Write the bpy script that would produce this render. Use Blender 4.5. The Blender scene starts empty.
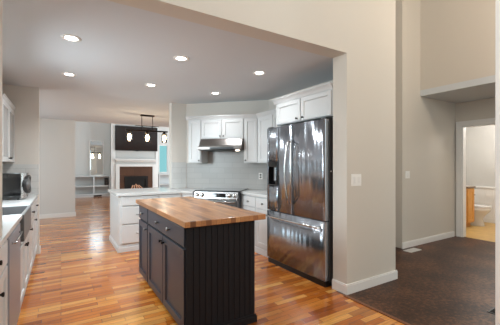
import bpy, bmesh, math, random
from mathutils import Matrix, Vector
C = bpy.context.scene
COL = C.collection
PI = math.pi
random.seed(4)

# ------------------------------------------------------------------ camera
FPX, HY, YAW = 307.0, 165.0, math.atan(189 / 307.0)
cd = bpy.data.cameras.new('camera')
cam = bpy.data.objects.new('camera', cd)
COL.objects.link(cam)
cam.location = (0, 0, 1.35)
cam.rotation_euler = (PI / 2, 0, -YAW)
cd.sensor_fit = 'HORIZONTAL'
cd.sensor_width = 36.0
cd.lens = 36.0 * FPX / 500.0
cd.shift_y = (HY - 162.5) / 500.0
cd.clip_start = 0.05
C.camera = cam

# ------------------------------------------------------------------ world + daylight
w = bpy.data.worlds.new('sky')
C.world = w
w.use_nodes = True
w.node_tree.nodes['Background'].inputs[0].default_value = (0.30, 0.62, 0.66, 1)
w.node_tree.nodes['Background'].inputs[1].default_value = 1.0


def area(name, loc, direction, sx, sy, power, col=(1, 1, 1), spread=PI):
    l = bpy.data.lights.new(name, 'AREA')
    l.shape = 'RECTANGLE'
    l.size, l.size_y, l.energy, l.color, l.spread = sx, sy, power, col, spread
    o = bpy.data.objects.new(name, l)
    COL.objects.link(o)
    o.location = loc
    o.rotation_euler = Vector(direction).to_track_quat('-Z', 'Z').to_euler()
    return o


# daylight lamps added at unseen windows to light the rooms
area('added_foyer_daylight', (2.6, -2.93, 2.6), (0, 1, 0.05), 3.4, 3.4, 54, (0.98, 0.99, 1.0))
area('added_foyer_side_daylight', (-0.33, -0.9, 3.3), (1, 0.25, -0.1), 2.0, 2.2, 84, (0.98, 0.98, 0.97))
area('added_nook_daylight', (-2.45, 7.5, 1.27), (1, 0, -0.25), 2.5, 2.0, 52, (0.80, 0.91, 1.0), 2.6)
area('added_sink_daylight', (-0.95, 3.75, 1.62), (1, 0, -0.55), 1.15, 0.85, 50, (0.80, 0.92, 1.0), 2.7)
area('added_living_daylight', (6.85, 11.5, 1.6), (-1, 0, 0), 3.5, 2.2, 240, (0.80, 0.92, 1.0))
area('added_clerestory_daylight', (1.35, 9.33, 3.4), (0, 1, -0.15), 1.7, 1.1, 40, (0.86, 0.94, 1.0))

C.view_settings.view_transform = 'Standard'
C.view_settings.look = 'None'
C.view_settings.gamma = 1
C.view_settings.use_curve_mapping = False
C.view_settings.exposure = 0.18


# ------------------------------------------------------------------ materials
def lin(c):
    return tuple((v / 12.92 if v <= 0.04045 else ((v + 0.055) / 1.055) ** 2.4) for v in [x / 255.0 for x in c]) + (1,)


def mat(name, rgb, rough=0.5, metal=0.0, bump=0.0, bscale=200, vary=0.0, vscale=3.0, coat=0.0, spec=0.5):
    m = bpy.data.materials.new(name)
    m.use_nodes = True
    nt = m.node_tree
    b = nt.nodes['Principled BSDF']
    b.inputs['Base Color'].default_value = lin(rgb)
    b.inputs['Roughness'].default_value = rough
    b.inputs['Metallic'].default_value = metal
    b.inputs['Coat Weight'].default_value = coat
    b.inputs['Specular IOR Level'].default_value = spec
    tc = nt.nodes.new('ShaderNodeTexCoord')
    if vary:
        n = nt.nodes.new('ShaderNodeTexNoise')
        n.inputs['Scale'].default_value = vscale
        n.inputs['Detail'].default_value = 6
        nt.links.new(tc.outputs['Object'], n.inputs['Vector'])
        mx = nt.nodes.new('ShaderNodeMix')
        mx.data_type = 'RGBA'
        c = lin(rgb)
        mx.inputs['A'].default_value = tuple(v * (1 - vary) for v in c[:3]) + (1,)
        mx.inputs['B'].default_value = tuple(min(1, v * (1 + vary)) for v in c[:3]) + (1,)
        nt.links.new(n.outputs['Fac'], mx.inputs['Factor'])
        nt.links.new(mx.outputs['Result'], b.inputs['Base Color'])
    if bump:
        n = nt.nodes.new('ShaderNodeTexNoise')
        n.inputs['Scale'].default_value = bscale
        nt.links.new(tc.outputs['Object'], n.inputs['Vector'])
        bp = nt.nodes.new('ShaderNodeBump')
        bp.inputs['Strength'].default_value = bump
        bp.inputs['Distance'].default_value = 0.002
        nt.links.new(n.outputs['Fac'], bp.inputs['Height'])
        nt.links.new(bp.outputs['Normal'], b.inputs['Normal'])
    return m


def emit(name, rgb, strength):
    m = bpy.data.materials.new(name)
    m.use_nodes = True
    b = m.node_tree.nodes['Principled BSDF']
    b.inputs['Base Color'].default_value = lin(rgb)
    b.inputs['Emission Color'].default_value = lin(rgb)
    b.inputs['Emission Strength'].default_value = strength
    return m


def glass(name, tint, refl=0.06, rough=0.02):
    m = bpy.data.materials.new(name)
    m.use_nodes = True
    nt = m.node_tree
    out = nt.nodes['Material Output']
    nt.nodes.remove(nt.nodes['Principled BSDF'])
    t = nt.nodes.new('ShaderNodeBsdfTransparent')
    t.inputs[0].default_value = lin(tint)
    g = nt.nodes.new('ShaderNodeBsdfGlossy')
    g.inputs['Roughness'].default_value = rough
    fr = nt.nodes.new('ShaderNodeFresnel')
    fr.inputs[0].default_value = 1.2 + refl
    mx = nt.nodes.new('ShaderNodeMixShader')
    nt.links.new(fr.outputs[0], mx.inputs[0])
    nt.links.new(t.outputs[0], mx.inputs[1])
    nt.links.new(g.outputs[0], mx.inputs[2])
    nt.links.new(mx.outputs[0], out.inputs[0])
    return m


def planks(name, ramp, length, width, rough, grain=0.25, coat=0.0, mortar=0.0012, mcol=(40, 24, 14), rot=0.0, bump=0.15):
    """strips laid along local x, each strip with a tone of its own and a stretched grain"""
    m = bpy.data.materials.new(name)
    m.use_nodes = True
    nt = m.node_tree
    N, L = nt.nodes.new, nt.links.new
    b = nt.nodes['Principled BSDF']
    tc = N('ShaderNodeTexCoord')
    mp = N('ShaderNodeMapping')
    mp.inputs['Rotation'].default_value = (0, 0, rot)
    L(tc.outputs['Object'], mp.inputs['Vector'])
    br = N('ShaderNodeTexBrick')
    br.inputs['Scale'].default_value = 1.0
    br.inputs['Brick Width'].default_value = length
    br.inputs['Row Height'].default_value = width
    br.inputs['Mortar Size'].default_value = mortar
    br.inputs['Mortar Smooth'].default_value = 0.0
    br.inputs['Color1'].default_value = (0, 0, 0, 1)
    br.inputs['Color2'].default_value = (1, 1, 1, 1)
    br.inputs['Mortar'].default_value = (0.5, 0.5, 0.5, 1)
    br.offset = 0.37
    br.offset_frequency = 2
    br.squash = 0.8
    br.squash_frequency = 3
    L(mp.outputs[0], br.inputs['Vector'])
    cr = N('ShaderNodeValToRGB')
    e = cr.color_ramp.elements
    while len(e) < len(ramp):
        e.new(0.5)
    for k, (p, c) in enumerate(ramp):
        e[k].position = p
        e[k].color = lin(c)
    L(br.outputs['Color'], cr.inputs[0])
    ms = N('ShaderNodeMapping')
    ms.inputs['Scale'].default_value = (2.2, 38, 38)
    L(mp.outputs[0], ms.inputs['Vector'])
    n = N('ShaderNodeTexNoise')
    n.inputs['Scale'].default_value = 1.6
    n.inputs['Detail'].default_value = 7
    n.inputs['Distortion'].default_value = 0.6
    L(ms.outputs[0], n.inputs['Vector'])
    g = N('ShaderNodeMapRange')
    g.inputs['From Min'].default_value = 0.25
    g.inputs['From Max'].default_value = 0.75
    g.inputs['To Min'].default_value = 1 - grain
    g.inputs['To Max'].default_value = 1 + grain * 0.6
    L(n.outputs['Fac'], g.inputs['Value'])
    mu = N('ShaderNodeMix')
    mu.data_type = 'RGBA'
    mu.blend_type = 'MULTIPLY'
    mu.inputs['Factor'].default_value = 1
    L(cr.outputs[0], mu.inputs['A'])
    L(g.outputs[0], mu.inputs['B'])
    mm = N('ShaderNodeMix')
    mm.data_type = 'RGBA'
    mm.inputs['B'].default_value = lin(mcol)
    L(br.outputs['Fac'], mm.inputs['Factor'])
    L(mu.outputs['Result'], mm.inputs['A'])
    L(mm.outputs['Result'], b.inputs['Base Color'])
    b.inputs['Roughness'].default_value = rough
    b.inputs['Coat Weight'].default_value = coat
    b.inputs['Coat Roughness'].default_value = 0.12
    bp = N('ShaderNodeBump')
    bp.inputs['Strength'].default_value = bump
    bp.inputs['Distance'].default_value = 0.001
    L(n.outputs['Fac'], bp.inputs['Height'])
    L(bp.outputs['Normal'], b.inputs['Normal'])
    return m


def tiles(name, c1, c2, mc, bw, bh, rough, axes='XZ'):
    m = bpy.data.materials.new(name)
    m.use_nodes = True
    nt = m.node_tree
    N, L = nt.nodes.new, nt.links.new
    b = nt.nodes['Principled BSDF']
    tc = N('ShaderNodeTexCoord')
    sp = N('ShaderNodeSeparateXYZ')
    cb = N('ShaderNodeCombineXYZ')
    L(tc.outputs['Object'], sp.inputs[0])
    L(sp.outputs[axes[0]], cb.inputs[0])
    L(sp.outputs[axes[1]], cb.inputs[1])
    br = N('ShaderNodeTexBrick')
    br.inputs['Scale'].default_value = 1
    br.inputs['Brick Width'].default_value = bw
    br.inputs['Row Height'].default_value = bh
    br.inputs['Mortar Size'].default_value = 0.003
    br.inputs['Color1'].default_value = lin(c1)
    br.inputs['Color2'].default_value = lin(c2)
    br.inputs['Mortar'].default_value = lin(mc)
    L(cb.outputs[0], br.inputs['Vector'])
    L(br.outputs['Color'], b.inputs['Base Color'])
    b.inputs['Roughness'].default_value = rough
    return m


M = {}
M['wall'] = mat('greige_paint', (220, 213, 204), 0.75, bump=0.15, bscale=90)
M['cream'] = mat('cream_paint', (208, 200, 189), 0.75, bump=0.15, bscale=90)
M['pale'] = mat('pale_grey_paint', (214, 211, 207), 0.75, bump=0.1, bscale=90)
M['white_wall'] = mat('white_paint_wall', (196, 194, 190), 0.6)
M['ceil'] = mat('ceiling_paint', (206, 209, 212), 0.85, bump=0.2, bscale=120)
M['trim'] = mat('white_trim_paint', (232, 229, 225), 0.4)
M['cab'] = mat('white_cabinet_paint', (206, 206, 205), 0.35)
M['cabin'] = mat('cabinet_inside_shelf_grey', (178, 178, 176), 0.6)
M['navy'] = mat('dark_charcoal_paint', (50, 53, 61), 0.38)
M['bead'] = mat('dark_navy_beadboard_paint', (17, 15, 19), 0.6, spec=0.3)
M['black'] = mat('black_plastic', (18, 18, 19), 0.4)
M['gap'] = mat('dark_recess', (14, 14, 15), 0.8)
M['steel'] = mat('brushed_stainless', (172, 171, 170), 0.28, 1.0)
M['steeld'] = mat('dark_stainless', (166, 171, 178), 0.23, 0.92)
M['hood'] = mat('hood_steel', (118, 112, 108), 0.3, 0.9)
M['tile_stub'] = tiles('white_tile_panel', (212, 211, 208), (206, 205, 202), (194, 193, 190), 0.3, 0.1, 0.3)
M['chrome'] = mat('polished_nickel', (205, 204, 202), 0.15, 1.0)
M['pull'] = mat('pewter_hardware', (150, 147, 143), 0.3, 1.0)
M['bronze'] = mat('dark_bronze_hardware', (48, 42, 38), 0.35, 0.9)
M['fside'] = mat('grey_fridge_side', (66, 63, 62), 0.45, 0.3)
M['quartz'] = mat('pale_quartz', (208, 208, 206), 0.18, vary=0.04, vscale=9)
M['qedge'] = mat('grey_quartz_edge', (168, 166, 162), 0.3)
M['sink'] = mat('grey_sink_composite', (96, 95, 95), 0.35)
M['dw'] = mat('dishwasher_steel', (146, 149, 158), 0.35, 0.35)
M['glass_black'] = mat('black_glass', (14, 14, 16), 0.08, coat=0.5)
M['screen'] = mat('tv_screen', (34, 21, 18), 0.2)
M['oak'] = mat('honey_oak', (206, 148, 74), 0.45, vary=0.15, vscale=12)
M['oaktop'] = mat('brown_laminate', (120, 98, 78), 0.3)
M['porcelain'] = mat('porcelain', (228, 227, 226), 0.12, coat=0.4)
M['mirror'] = mat('mirror_glass', (215, 222, 225), 0.02, 1.0)
M['plate'] = mat('white_switch_plastic', (240, 237, 232), 0.35)
M['pane'] = glass('window_glass', (245, 250, 250))
M['jar'] = glass('clear_jar_glass', (255, 253, 248), 0.05)
M['cabglass'] = mat('grey_frosted_cabinet_glass', (166, 166, 165), 0.25)
M['bulb'] = emit('warm_bulb', (255, 230, 186), 20)
M['lens'] = emit('downlight_lens', (255, 250, 240), 14)
M['hoodlens'] = emit('hood_lamp_lens', (255, 240, 215), 6)
M['ember'] = emit('glowing_logs', (190, 140, 110), 0.3)
M['btile'] = tiles('brown_fireplace_tile', (92, 62, 46), (76, 50, 38), (58, 40, 32), 0.3, 0.3, 0.35)
M['bath_floor'] = mat('tan_bathroom_vinyl', (196, 160, 98), 0.4, vary=0.3, vscale=7)
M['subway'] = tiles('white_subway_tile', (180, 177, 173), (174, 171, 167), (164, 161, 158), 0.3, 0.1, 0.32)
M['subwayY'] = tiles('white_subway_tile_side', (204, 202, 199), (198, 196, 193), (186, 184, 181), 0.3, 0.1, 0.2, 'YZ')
M['vent'] = mat('white_metal_vent', (214, 211, 206), 0.5)
M['floor'] = planks('tigerwood_strip_floor',
                    [(0.0, (142, 72, 22)), (0.15, (172, 92, 29)), (0.45, (194, 112, 40)), (0.75, (210, 134, 58)), (0.9, (230, 168, 88)), (1.0, (152, 78, 27))],
                    0.48, 0.066, 0.24, 0.3, coat=0.45)
M['butcher'] = planks('butcher_block',
                      [(0.0, (92, 58, 34)), (0.22, (150, 98, 58)), (0.5, (180, 126, 78)), (0.75, (164, 110, 66)), (1.0, (200, 150, 98))],
                      0.45, 0.043, 0.3, 0.22, coat=0.15, mortar=0.0008, mcol=(90, 58, 36))


def wavy(m):
    """rolled sheet steel is never quite flat: long shallow vertical waves plus a fine brush"""
    nt = m.node_tree
    N, L = nt.nodes.new, nt.links.new
    tc = N('ShaderNodeTexCoord')
    mp = N('ShaderNodeMapping')
    mp.inputs['Scale'].default_value = (9.0, 1.0, 0.7)
    L(tc.outputs['Object'], mp.inputs['Vector'])
    n = N('ShaderNodeTexNoise')
    n.inputs['Scale'].default_value = 1.0
    n.inputs['Detail'].default_value = 1.5
    L(mp.outputs[0], n.inputs['Vector'])
    bp = N('ShaderNodeBump')
    bp.inputs['Strength'].default_value = 0.5
    bp.inputs['Distance'].default_value = 0.022
    L(n.outputs['Fac'], bp.inputs['Height'])
    b = nt.nodes['Principled BSDF']
    L(bp.outputs['Normal'], b.inputs['Normal'])
    tg = N('ShaderNodeTangent')
    tg.direction_type = 'RADIAL'
    tg.axis = 'Z'
    L(tg.outputs[0], b.inputs['Tangent'])
    b.inputs['Anisotropic'].default_value = 0.75
    b.inputs['Anisotropic Rotation'].default_value = 0.25


wavy(M['steeld'])


def dark_floor():
    m = bpy.data.materials.new('dark_mottled_cork_floor')
    m.use_nodes = True
    nt = m.node_tree
    N, L = nt.nodes.new, nt.links.new
    b = nt.nodes['Principled BSDF']
    tc = N('ShaderNodeTexCoord')
    n1 = N('ShaderNodeTexNoise')
    n1.inputs['Scale'].default_value = 26
    n1.inputs['Detail'].default_value = 9
    n1.inputs['Roughness'].default_value = 0.75
    n2 = N('ShaderNodeTexNoise')
    n2.inputs['Scale'].default_value = 2.3
    n2.inputs['Detail'].default_value = 3
    L(tc.outputs['Object'], n1.inputs['Vector'])
    L(tc.outputs['Object'], n2.inputs['Vector'])
    ad = N('ShaderNodeMix')
    ad.data_type = 'FLOAT'
    ad.inputs['Factor'].default_value = 0.3
    L(n1.outputs['Fac'], ad.inputs['A'])
    L(n2.outputs['Fac'], ad.inputs['B'])
    cr = N('ShaderNodeValToRGB')
    e = cr.color_ramp.elements
    e[0].position, e[0].color = 0.40, lin((30, 17, 11))
    e[1].position, e[1].color = 0.61, lin((116, 76, 50))
    k = e.new(0.5)
    k.color = lin((68, 41, 26))
    L(ad.outputs['Result'], cr.inputs[0])
    L(cr.outputs[0], b.inputs['Base Color'])
    b.inputs['Roughness'].default_value = 0.42
    b.inputs['Specular IOR Level'].default_value = 0.3
    bp = N('ShaderNodeBump')
    bp.inputs['Strength'].default_value = 0.25
    bp.inputs['Distance'].default_value = 0.002
    L(n1.outputs['Fac'], bp.inputs['Height'])
    L(bp.outputs['Normal'], b.inputs['Normal'])
    return m


M['dark'] = dark_floor()


# ------------------------------------------------------------------ mesh helpers
class MB:
    def __init__(self):
        self.bm = bmesh.new()

    def box(self, x0, x1, y0, y1, z0, z1, bev=0.0, seg=2, mx=None):
        bm = self.bm
        v = [bm.verts.new((x, y, z)) for z in (z0, z1) for (x, y) in ((x0, y0), (x1, y0), (x1, y1), (x0, y1))]
        f = [bm.faces.new([v[i] for i in q]) for q in ((3, 2, 1, 0), (4, 5, 6, 7), (0, 1, 5, 4), (1, 2, 6, 5), (2, 3, 7, 6), (3, 0, 4, 7))]
        geo = list(v)
        if bev:
            es = list({e for q in f for e in q.edges})
            r = bmesh.ops.bevel(bm, geom=es, offset=bev, segments=seg, profile=0.5, affect='EDGES')
            geo = list({q for ff in r['faces'] for q in ff.verts} | {q for q in v if q.is_valid})
        if mx is not None:
            bmesh.ops.transform(bm, matrix=mx, verts=geo)
        return self

    def prism(self, pts, z0, z1, axis='z', bev=0.0):
        """polygon pts extruded from z0 to z1; axis 'z': pts=(x,y); 'x': pts=(y,z); 'y': pts=(x,z)"""
        bm = self.bm

        def c(p, h):
            return {'z': (p[0], p[1], h), 'x': (h, p[0], p[1]), 'y': (p[0], h, p[1])}[axis]
        a = [bm.verts.new(c(p, z0)) for p in pts]
        b = [bm.verts.new(c(p, z1)) for p in pts]
        n = len(pts)
        fs = [bm.faces.new(a[::-1]), bm.faces.new(b)]
        for i in range(n):
            fs.append(bm.faces.new((a[i], a[(i + 1) % n], b[(i + 1) % n], b[i])))
        bmesh.ops.recalc_face_normals(bm, faces=fs)
        if bev:
            bmesh.ops.bevel(bm, geom=list({e for q in fs for e in q.edges}), offset=bev, segments=2, profile=0.5, affect='EDGES')
        return self

    def tube(self, pts, r, n=10, flat=1.0):
        bm = self.bm
        pts = [Vector(p) for p in pts]
        rings = []
        up = None
        for i, p in enumerate(pts):
            t = (pts[min(i + 1, len(pts) - 1)] - pts[max(i - 1, 0)]).normalized()
            if up is None:
                up = t.orthogonal().normalized()
            up = (up - t * up.dot(t)).normalized()
            s = t.cross(up)
            rings.append([bm.verts.new(p + up * r * math.cos(2 * PI * k / n) + s * r * flat * math.sin(2 * PI * k / n)) for k in range(n)])
        fs = []
        for a, b in zip(rings, rings[1:]):
            for k in range(n):
                fs.append(bm.faces.new((a[k], a[(k + 1) % n], b[(k + 1) % n], b[k])))
        caps = [bm.faces.new(rings[0][::-1]), bm.faces.new(rings[-1])]
        bmesh.ops.recalc_face_normals(bm, faces=fs + caps)
        for f in fs:
            f.smooth = True
        return self

    def lathe(self, prof, mx=None, n=24, sx=1.0, sy=1.0):
        """profile (r, z) turned about z, then moved by mx"""
        bm = self.bm
        rings = []
        allv = []
        for r, z in prof:
            if r < 1e-6:
                ring = [bm.verts.new((0, 0, z))]
            else:
                ring = [bm.verts.new((r * sx * math.cos(2 * PI * k / n), r * sy * math.sin(2 * PI * k / n), z)) for k in range(n)]
            rings.append(ring)
            allv += ring
        fs = []
        for a, b in zip(rings, rings[1:]):
            for k in range(n):
                k2 = (k + 1) % n
                if len(a) == 1 and len(b) == 1:
                    continue
                if len(a) == 1:
                    fs.append(bm.faces.new((a[0], b[k2], b[k])))
                elif len(b) == 1:
                    fs.append(bm.faces.new((a[k], a[k2], b[0])))
                else:
                    fs.append(bm.faces.new((a[k], a[k2], b[k2], b[k])))
        for f in fs:
            f.smooth = True
        bmesh.ops.recalc_face_normals(bm, faces=fs)
        if mx is not None:
            bmesh.ops.transform(bm, matrix=mx, verts=allv)
        return self

    def loft(self, sections):
        """closed rings of equal length, capped"""
        bm = self.bm
        R = [[bm.verts.new(p) for p in s] for s in sections]
        n = len(R[0])
        fs = []
        for a, b in zip(R, R[1:]):
            for k in range(n):
                fs.append(bm.faces.new((a[k], a[(k + 1) % n], b[(k + 1) % n], b[k])))
        for f in fs:
            f.smooth = True
        fs += [bm.faces.new(R[0][::-1]), bm.faces.new(R[-1])]
        bmesh.ops.recalc_face_normals(bm, faces=fs)
        return self

    def build(self, name, m, parent=None, label=None):
        me = bpy.data.meshes.new(name)
        self.bm.to_mesh(me)
        self.bm.free()
        me.materials.append(m)
        o = bpy.data.objects.new(name, me)
        COL.objects.link(o)
        if parent is not None:
            o.parent = parent
        if label:
            o['label'] = label
        return o


def tag(o, label, cat, group=None):
    o['label'] = label
    o['category'] = cat
    if group:
        o['group'] = group
    return o


def thing(name, label, cat, loc=(0, 0, 0), rot=0.0, group=None):
    o = bpy.data.objects.new(name, None)
    o.empty_display_size = 0.1
    COL.objects.link(o)
    o.location = loc
    o.rotation_euler = (0, 0, rot)
    return tag(o, label, cat, group)


def struct(name, mb, m, parent=None):
    o = mb.build(name, m, parent)
    if parent is None:
        o['kind'] = 'structure'
    return o


def copy_tree(o, parent=None):
    c = o.copy()
    COL.objects.link(c)
    if parent is not None:
        c.parent = parent
    for ch in [q for q in o.children]:
        copy_tree(ch, c)
    return c


def wall_hole(mb, fixed, f0, f1, a0, a1, z0, z1, ha0, ha1, hz0, hz1):
    """wall slab with one opening; fixed='x' or 'y' is the thin axis"""
    def b(p0, p1, q0, q1):
        if p1 - p0 < 1e-6 or q1 - q0 < 1e-6:
            return
        if fixed == 'x':
            mb.box(f0, f1, p0, p1, q0, q1)
        else:
            mb.box(p0, p1, f0, f1, q0, q1)
    b(a0, ha0, z0, z1)
    b(ha1, a1, z0, z1)
    b(ha0, ha1, z0, hz0)
    b(ha0, ha1, hz1, z1)
    return mb


# ------------------------------------------------------------------ setting: floors, ceilings, walls
CE = 2.52
HI = 5.2
struct('floor', MB().prism([(-2.6, -3.1), (2.5, -3.1), (2.5, 2.3), (3.3, 2.3), (3.3, 4.6), (7.1, 4.6), (7.1, 14.92), (-2.6, 14.92)], -0.1, 0), M['floor'])
struct('floor_hall', MB().prism([(2.5, -3.1), (6.46, -3.1), (6.46, 3.6), (3.3, 3.6), (3.3, 2.3), (2.5, 2.3)], -0.1, 0), M['dark'])
struct('floor_bathroom', MB().box(6.46, 8.7, 1.4, 3.75, -0.1, 0), M['bath_floor'])
struct('trim_1', MB().box(2.475, 2.512, -3.0, 2.19, 0.0, 0.008, 0.003), mat('threshold_wood', (120, 72, 40), 0.35))

struct('ceiling', MB().prism([(-2.5, 2.39), (3.18, 2.39), (3.3, 4.6), (7, 4.6), (7, 9.3), (-2.5, 9.3)], CE, CE + 0.1), M['ceil'])
struct('ceiling_living', MB().box(0.2, 7, 9.42, 14.8, 4.3, 4.4), M['ceil'])
struct('ceiling_foyer', MB().box(-2.6, 6.5, -3.1, 3.6, HI, HI + 0.1), M['ceil'])
struct('ceiling_alcove', MB().box(5.21, 6.4, -2.99, 2.93, CE, CE + 0.1), M['ceil'])
struct('ceiling_bathroom', MB().box(6.52, 8.6, 1.5, 3.7, CE, CE + 0.1), M['ceil'])

# header over the kitchen opening and the wall stub beside the fridge, one surface
struct('wall_front', MB().prism([(-1.05, 0.913), (-0.305, 0.913), (-0.305, CE), (2.54, CE), (2.54, 0), (3.385, 0), (3.385, HI), (-1.05, HI)], 2.2, 2.39, 'y'), M['cream'])
struct('wall_foyer_left', wall_hole(MB(), 'x', -0.62, -0.352, -3, 1.92, 0, HI, -1.95, 0.15, 2.15, 4.45), M['cream'])
struct('wall_pantry', MB().box(-1.05, -0.63, 1.80, 1.92, 0, HI), M['wall'])
struct('wall_side_upper', MB().box(-1.05, -0.93, 1.921, 2.199, 0, HI), M['wall'])
struct('wall_left', wall_hole(MB(), 'x', -1.05, -0.93, 2.2, 5.65, 0, CE, 3.15, 4.4, 1.15, 2.08), M['wall'])
struct('wall_kitchen_end', MB().box(-2.5, -0.285, 5.65, 5.77, 0, CE), M['wall'])
struct('wall_nook', wall_hole(MB(), 'x', -2.6, -2.5, 5.65, 9.42, 0, CE, 6.2, 8.8, 0.2, 2.35), M['wall'])
struct('wall_dining', MB().box(-2.5, 0.32, 9.3, 9.42, 0, CE), M['pale'])
struct('wall_living_left', MB().box(0.2, 0.32, 9.42, 14.8, 0, 4.3), M['pale'])
struct('wall_living_header', wall_hole(MB(), 'y', 9.3, 9.42, 0.32, 7, CE, 4.3, 0.45, 2.25, 2.8, 4.0), M['pale'])
struct('wall_back', wall_hole(MB(), 'y', 14.8, 14.92, 0.2, 7.1, 0, 4.3, 3.99, 4.42, 0.98, 2.32), M['pale'])
struct('wall_living_right', wall_hole(MB(), 'x', 7, 7.1, 4.6, 14.8, 0, 4.3, 9.7, 13.3, 0.4, 2.7), M['pale'])
struct('wall_dining_right', MB().box(3.3, 7, 4.48, 4.6, 0, CE), M['pale'])
struct('wall_right', MB().prism([(3.18, 2.39), (3.3, 2.39), (3.3, 4.58), (3.18, 4.53)], 0, CE), M['wall'])
struct('wall_range', MB().prism([(2.05, 5.66), (3.18, 4.53), (3.3, 4.6), (2.1, 5.8)], 0, CE), M['wall'])
struct('wall_stub', MB().prism([(1.76, 5.66), (2.05, 5.66), (2.1, 5.8), (1.76, 5.8)], 0, CE), M['wall'])
struct('wall_hall', MB().box(4.69, 6.4, 2.93, 3.05, 0, HI), M['cream'])
struct('wall_corridor', MB().box(3.3, 6.4, 3.5, 3.6, 0, HI), M['wall'])
struct('wall_corridor_left', MB().box(3.3, 3.42, 2.4, 3.5, CE, HI), M['wall'])
struct('wall_alcove_upper', MB().box(5.21, 5.33, -2.99, 2.93, CE + 0.1, HI), M['cream'])
struct('wall_alcove', wall_hole(MB(), 'x', 6.4, 6.52, -3, 3.6, 0, CE + 0.1, 2.02, 2.82, 0, 2.08), M['cream'])
struct('wall_behind', wall_hole(MB(), 'y', -3.1, -3.0, -0.6, 6.5, 0, HI, 0.9, 4.3, 0.9, 4.3), M['cream'])
struct('wall_entry', MB().box(2.425, 2.62, 0.5, 0.85, 0, HI), M['trim'])
# bathroom
struct('wall_bathroom_far', MB().box(8.55, 8.67, 1.5, 3.7, 0, CE), M['white_wall'])
struct('wall_bathroom_left', MB().box(6.52, 8.67, 3.7, 3.82, 0, CE), M['white_wall'])
struct('wall_bathroom_right', MB().box(6.52, 8.67, 1.38, 1.5, 0, CE), M['cream'])
wm = MB().box(8.538, 8.55, 1.51, 3.69, 0.1, 0.8)
for k in range(14):
    y = 1.55 + k * 0.155
    wm.box(8.530, 8.538, y, y + 0.012, 0.1, 0.78)
wm.box(8.515, 8.55, 1.51, 3.69, 0.8, 0.84, 0.006).box(8.53, 8.55, 1.51, 3.69, 0, 0.1, 0.004)
struct('trim_2', wm, M['trim'])

# chimney breast in the living room
struct('wall_chimney', MB().box(1.85, 3.80, 14.3, 14.8, 0, 4.3), M['white_wall'])
struct('trim_3', MB().box(1.82, 1.99, 14.27, 14.3, 0, 4.3, 0.006).box(3.70, 3.815, 14.27, 14.3, 0, 4.3, 0.006), M['trim'])

# baseboards
def base(name, x0, x1, y0, y1, h=0.1):
    mb = MB().box(x0, x1, y0, y1, 0, h * 0.86, 0.002)
    cx, cy = (x1 - x0), (y1 - y0)
    if cx > cy:
        mb.box(x0, x1, y0 + 0.004, y1, h * 0.86, h, 0.003)
    else:
        mb.box(x0 + 0.004, x1, y0, y1, h * 0.86, h, 0.003)
    struct(name, mb, M['trim'])


base('baseboard_front', 2.522, 3.401, 2.182, 2.2, 0.105)
base('baseboard_stub', 2.522, 2.54, 2.2, 2.39, 0.105)
base('baseboard_hall', 4.672, 6.33, 2.912, 2.93, 0.1)
base('baseboard_corridor', 3.45, 6.4, 3.482, 3.5, 0.1)
base('baseboard_dining', -2.49, 0.335, 9.282, 9.3, 0.11)
base('baseboard_end', -0.285, -0.268, 5.66, 5.77, 0.1)
base('baseboard_entry', 2.41, 2.425, 0.5, 0.75, 0.12)
struct('trim_4', MB().box(2.405, 2.425, 0.75, 0.865, 0, 2.9, 0.004).box(2.425, 2.64, 0.85, 0.865, 0, 2.9, 0.004), M['trim'])

# bathroom doorway
d1 = MB()
d1.box(6.380, 6.4, 2.82, 2.905, 0, 2.0799).box(6.380, 6.4, 1.94, 2.02, 0, 2.0799).box(6.380, 6.4, 1.935, 2.91, 2.08, 2.165)
d1.box(6.370, 6.380, 2.875, 2.905, 0, 2.135).box(6.370, 6.380, 1.935, 2.91, 2.135, 2.165)
d1.box(6.401, 6.519, 2.8, 2.819, 0, 2.079).box(6.401, 6.519, 2.021, 2.04, 0, 2.079).box(6.401, 6.519, 2.04, 2.8, 2.06, 2.079)
struct('door_1', d1, M['trim'])


# windows
def window(name, fixed, f, a0, a1, z0, z1, nx=1, nz=1, fw=0.05):
    def b(mb, p0, p1, q0, q1, t0, t1):
        if fixed == 'x':
            mb.box(t0, t1, p0, p1, q0, q1)
        else:
            mb.box(p0, p1, t0, t1, q0, q1)
    mb = MB()
    t0, t1 = f - 0.03, f + 0.03
    b(mb, a0, a0 + fw, z0, z1, t0, t1)
    b(mb, a1 - fw, a1, z0, z1, t0, t1)
    b(mb, a0 + fw, a1 - fw, z0, z0 + fw, t0, t1)
    b(mb, a0 + fw, a1 - fw, z1 - fw, z1, t0, t1)
    for k in range(1, nx):
        x = a0 + (a1 - a0) * k / nx
        b(mb, x - 0.02, x + 0.02, z0 + fw, z1 - fw, t0 + 0.01, t1 - 0.01)
    for k in range(1, nz):
        z = z0 + (z1 - z0) * k / nz
        b(mb, a0 + fw, a1 - fw, z - 0.02, z + 0.02, t0 + 0.012, t1 - 0.012)
    o = struct(name, mb, M['trim'])
    g = MB()
    b(g, a0 + fw * 0.8, a1 - fw * 0.8, z0 + fw * 0.8, z1 - fw * 0.8, f - 0.003, f + 0.003)
    struct('pane', g, M['pane'], o)


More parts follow.
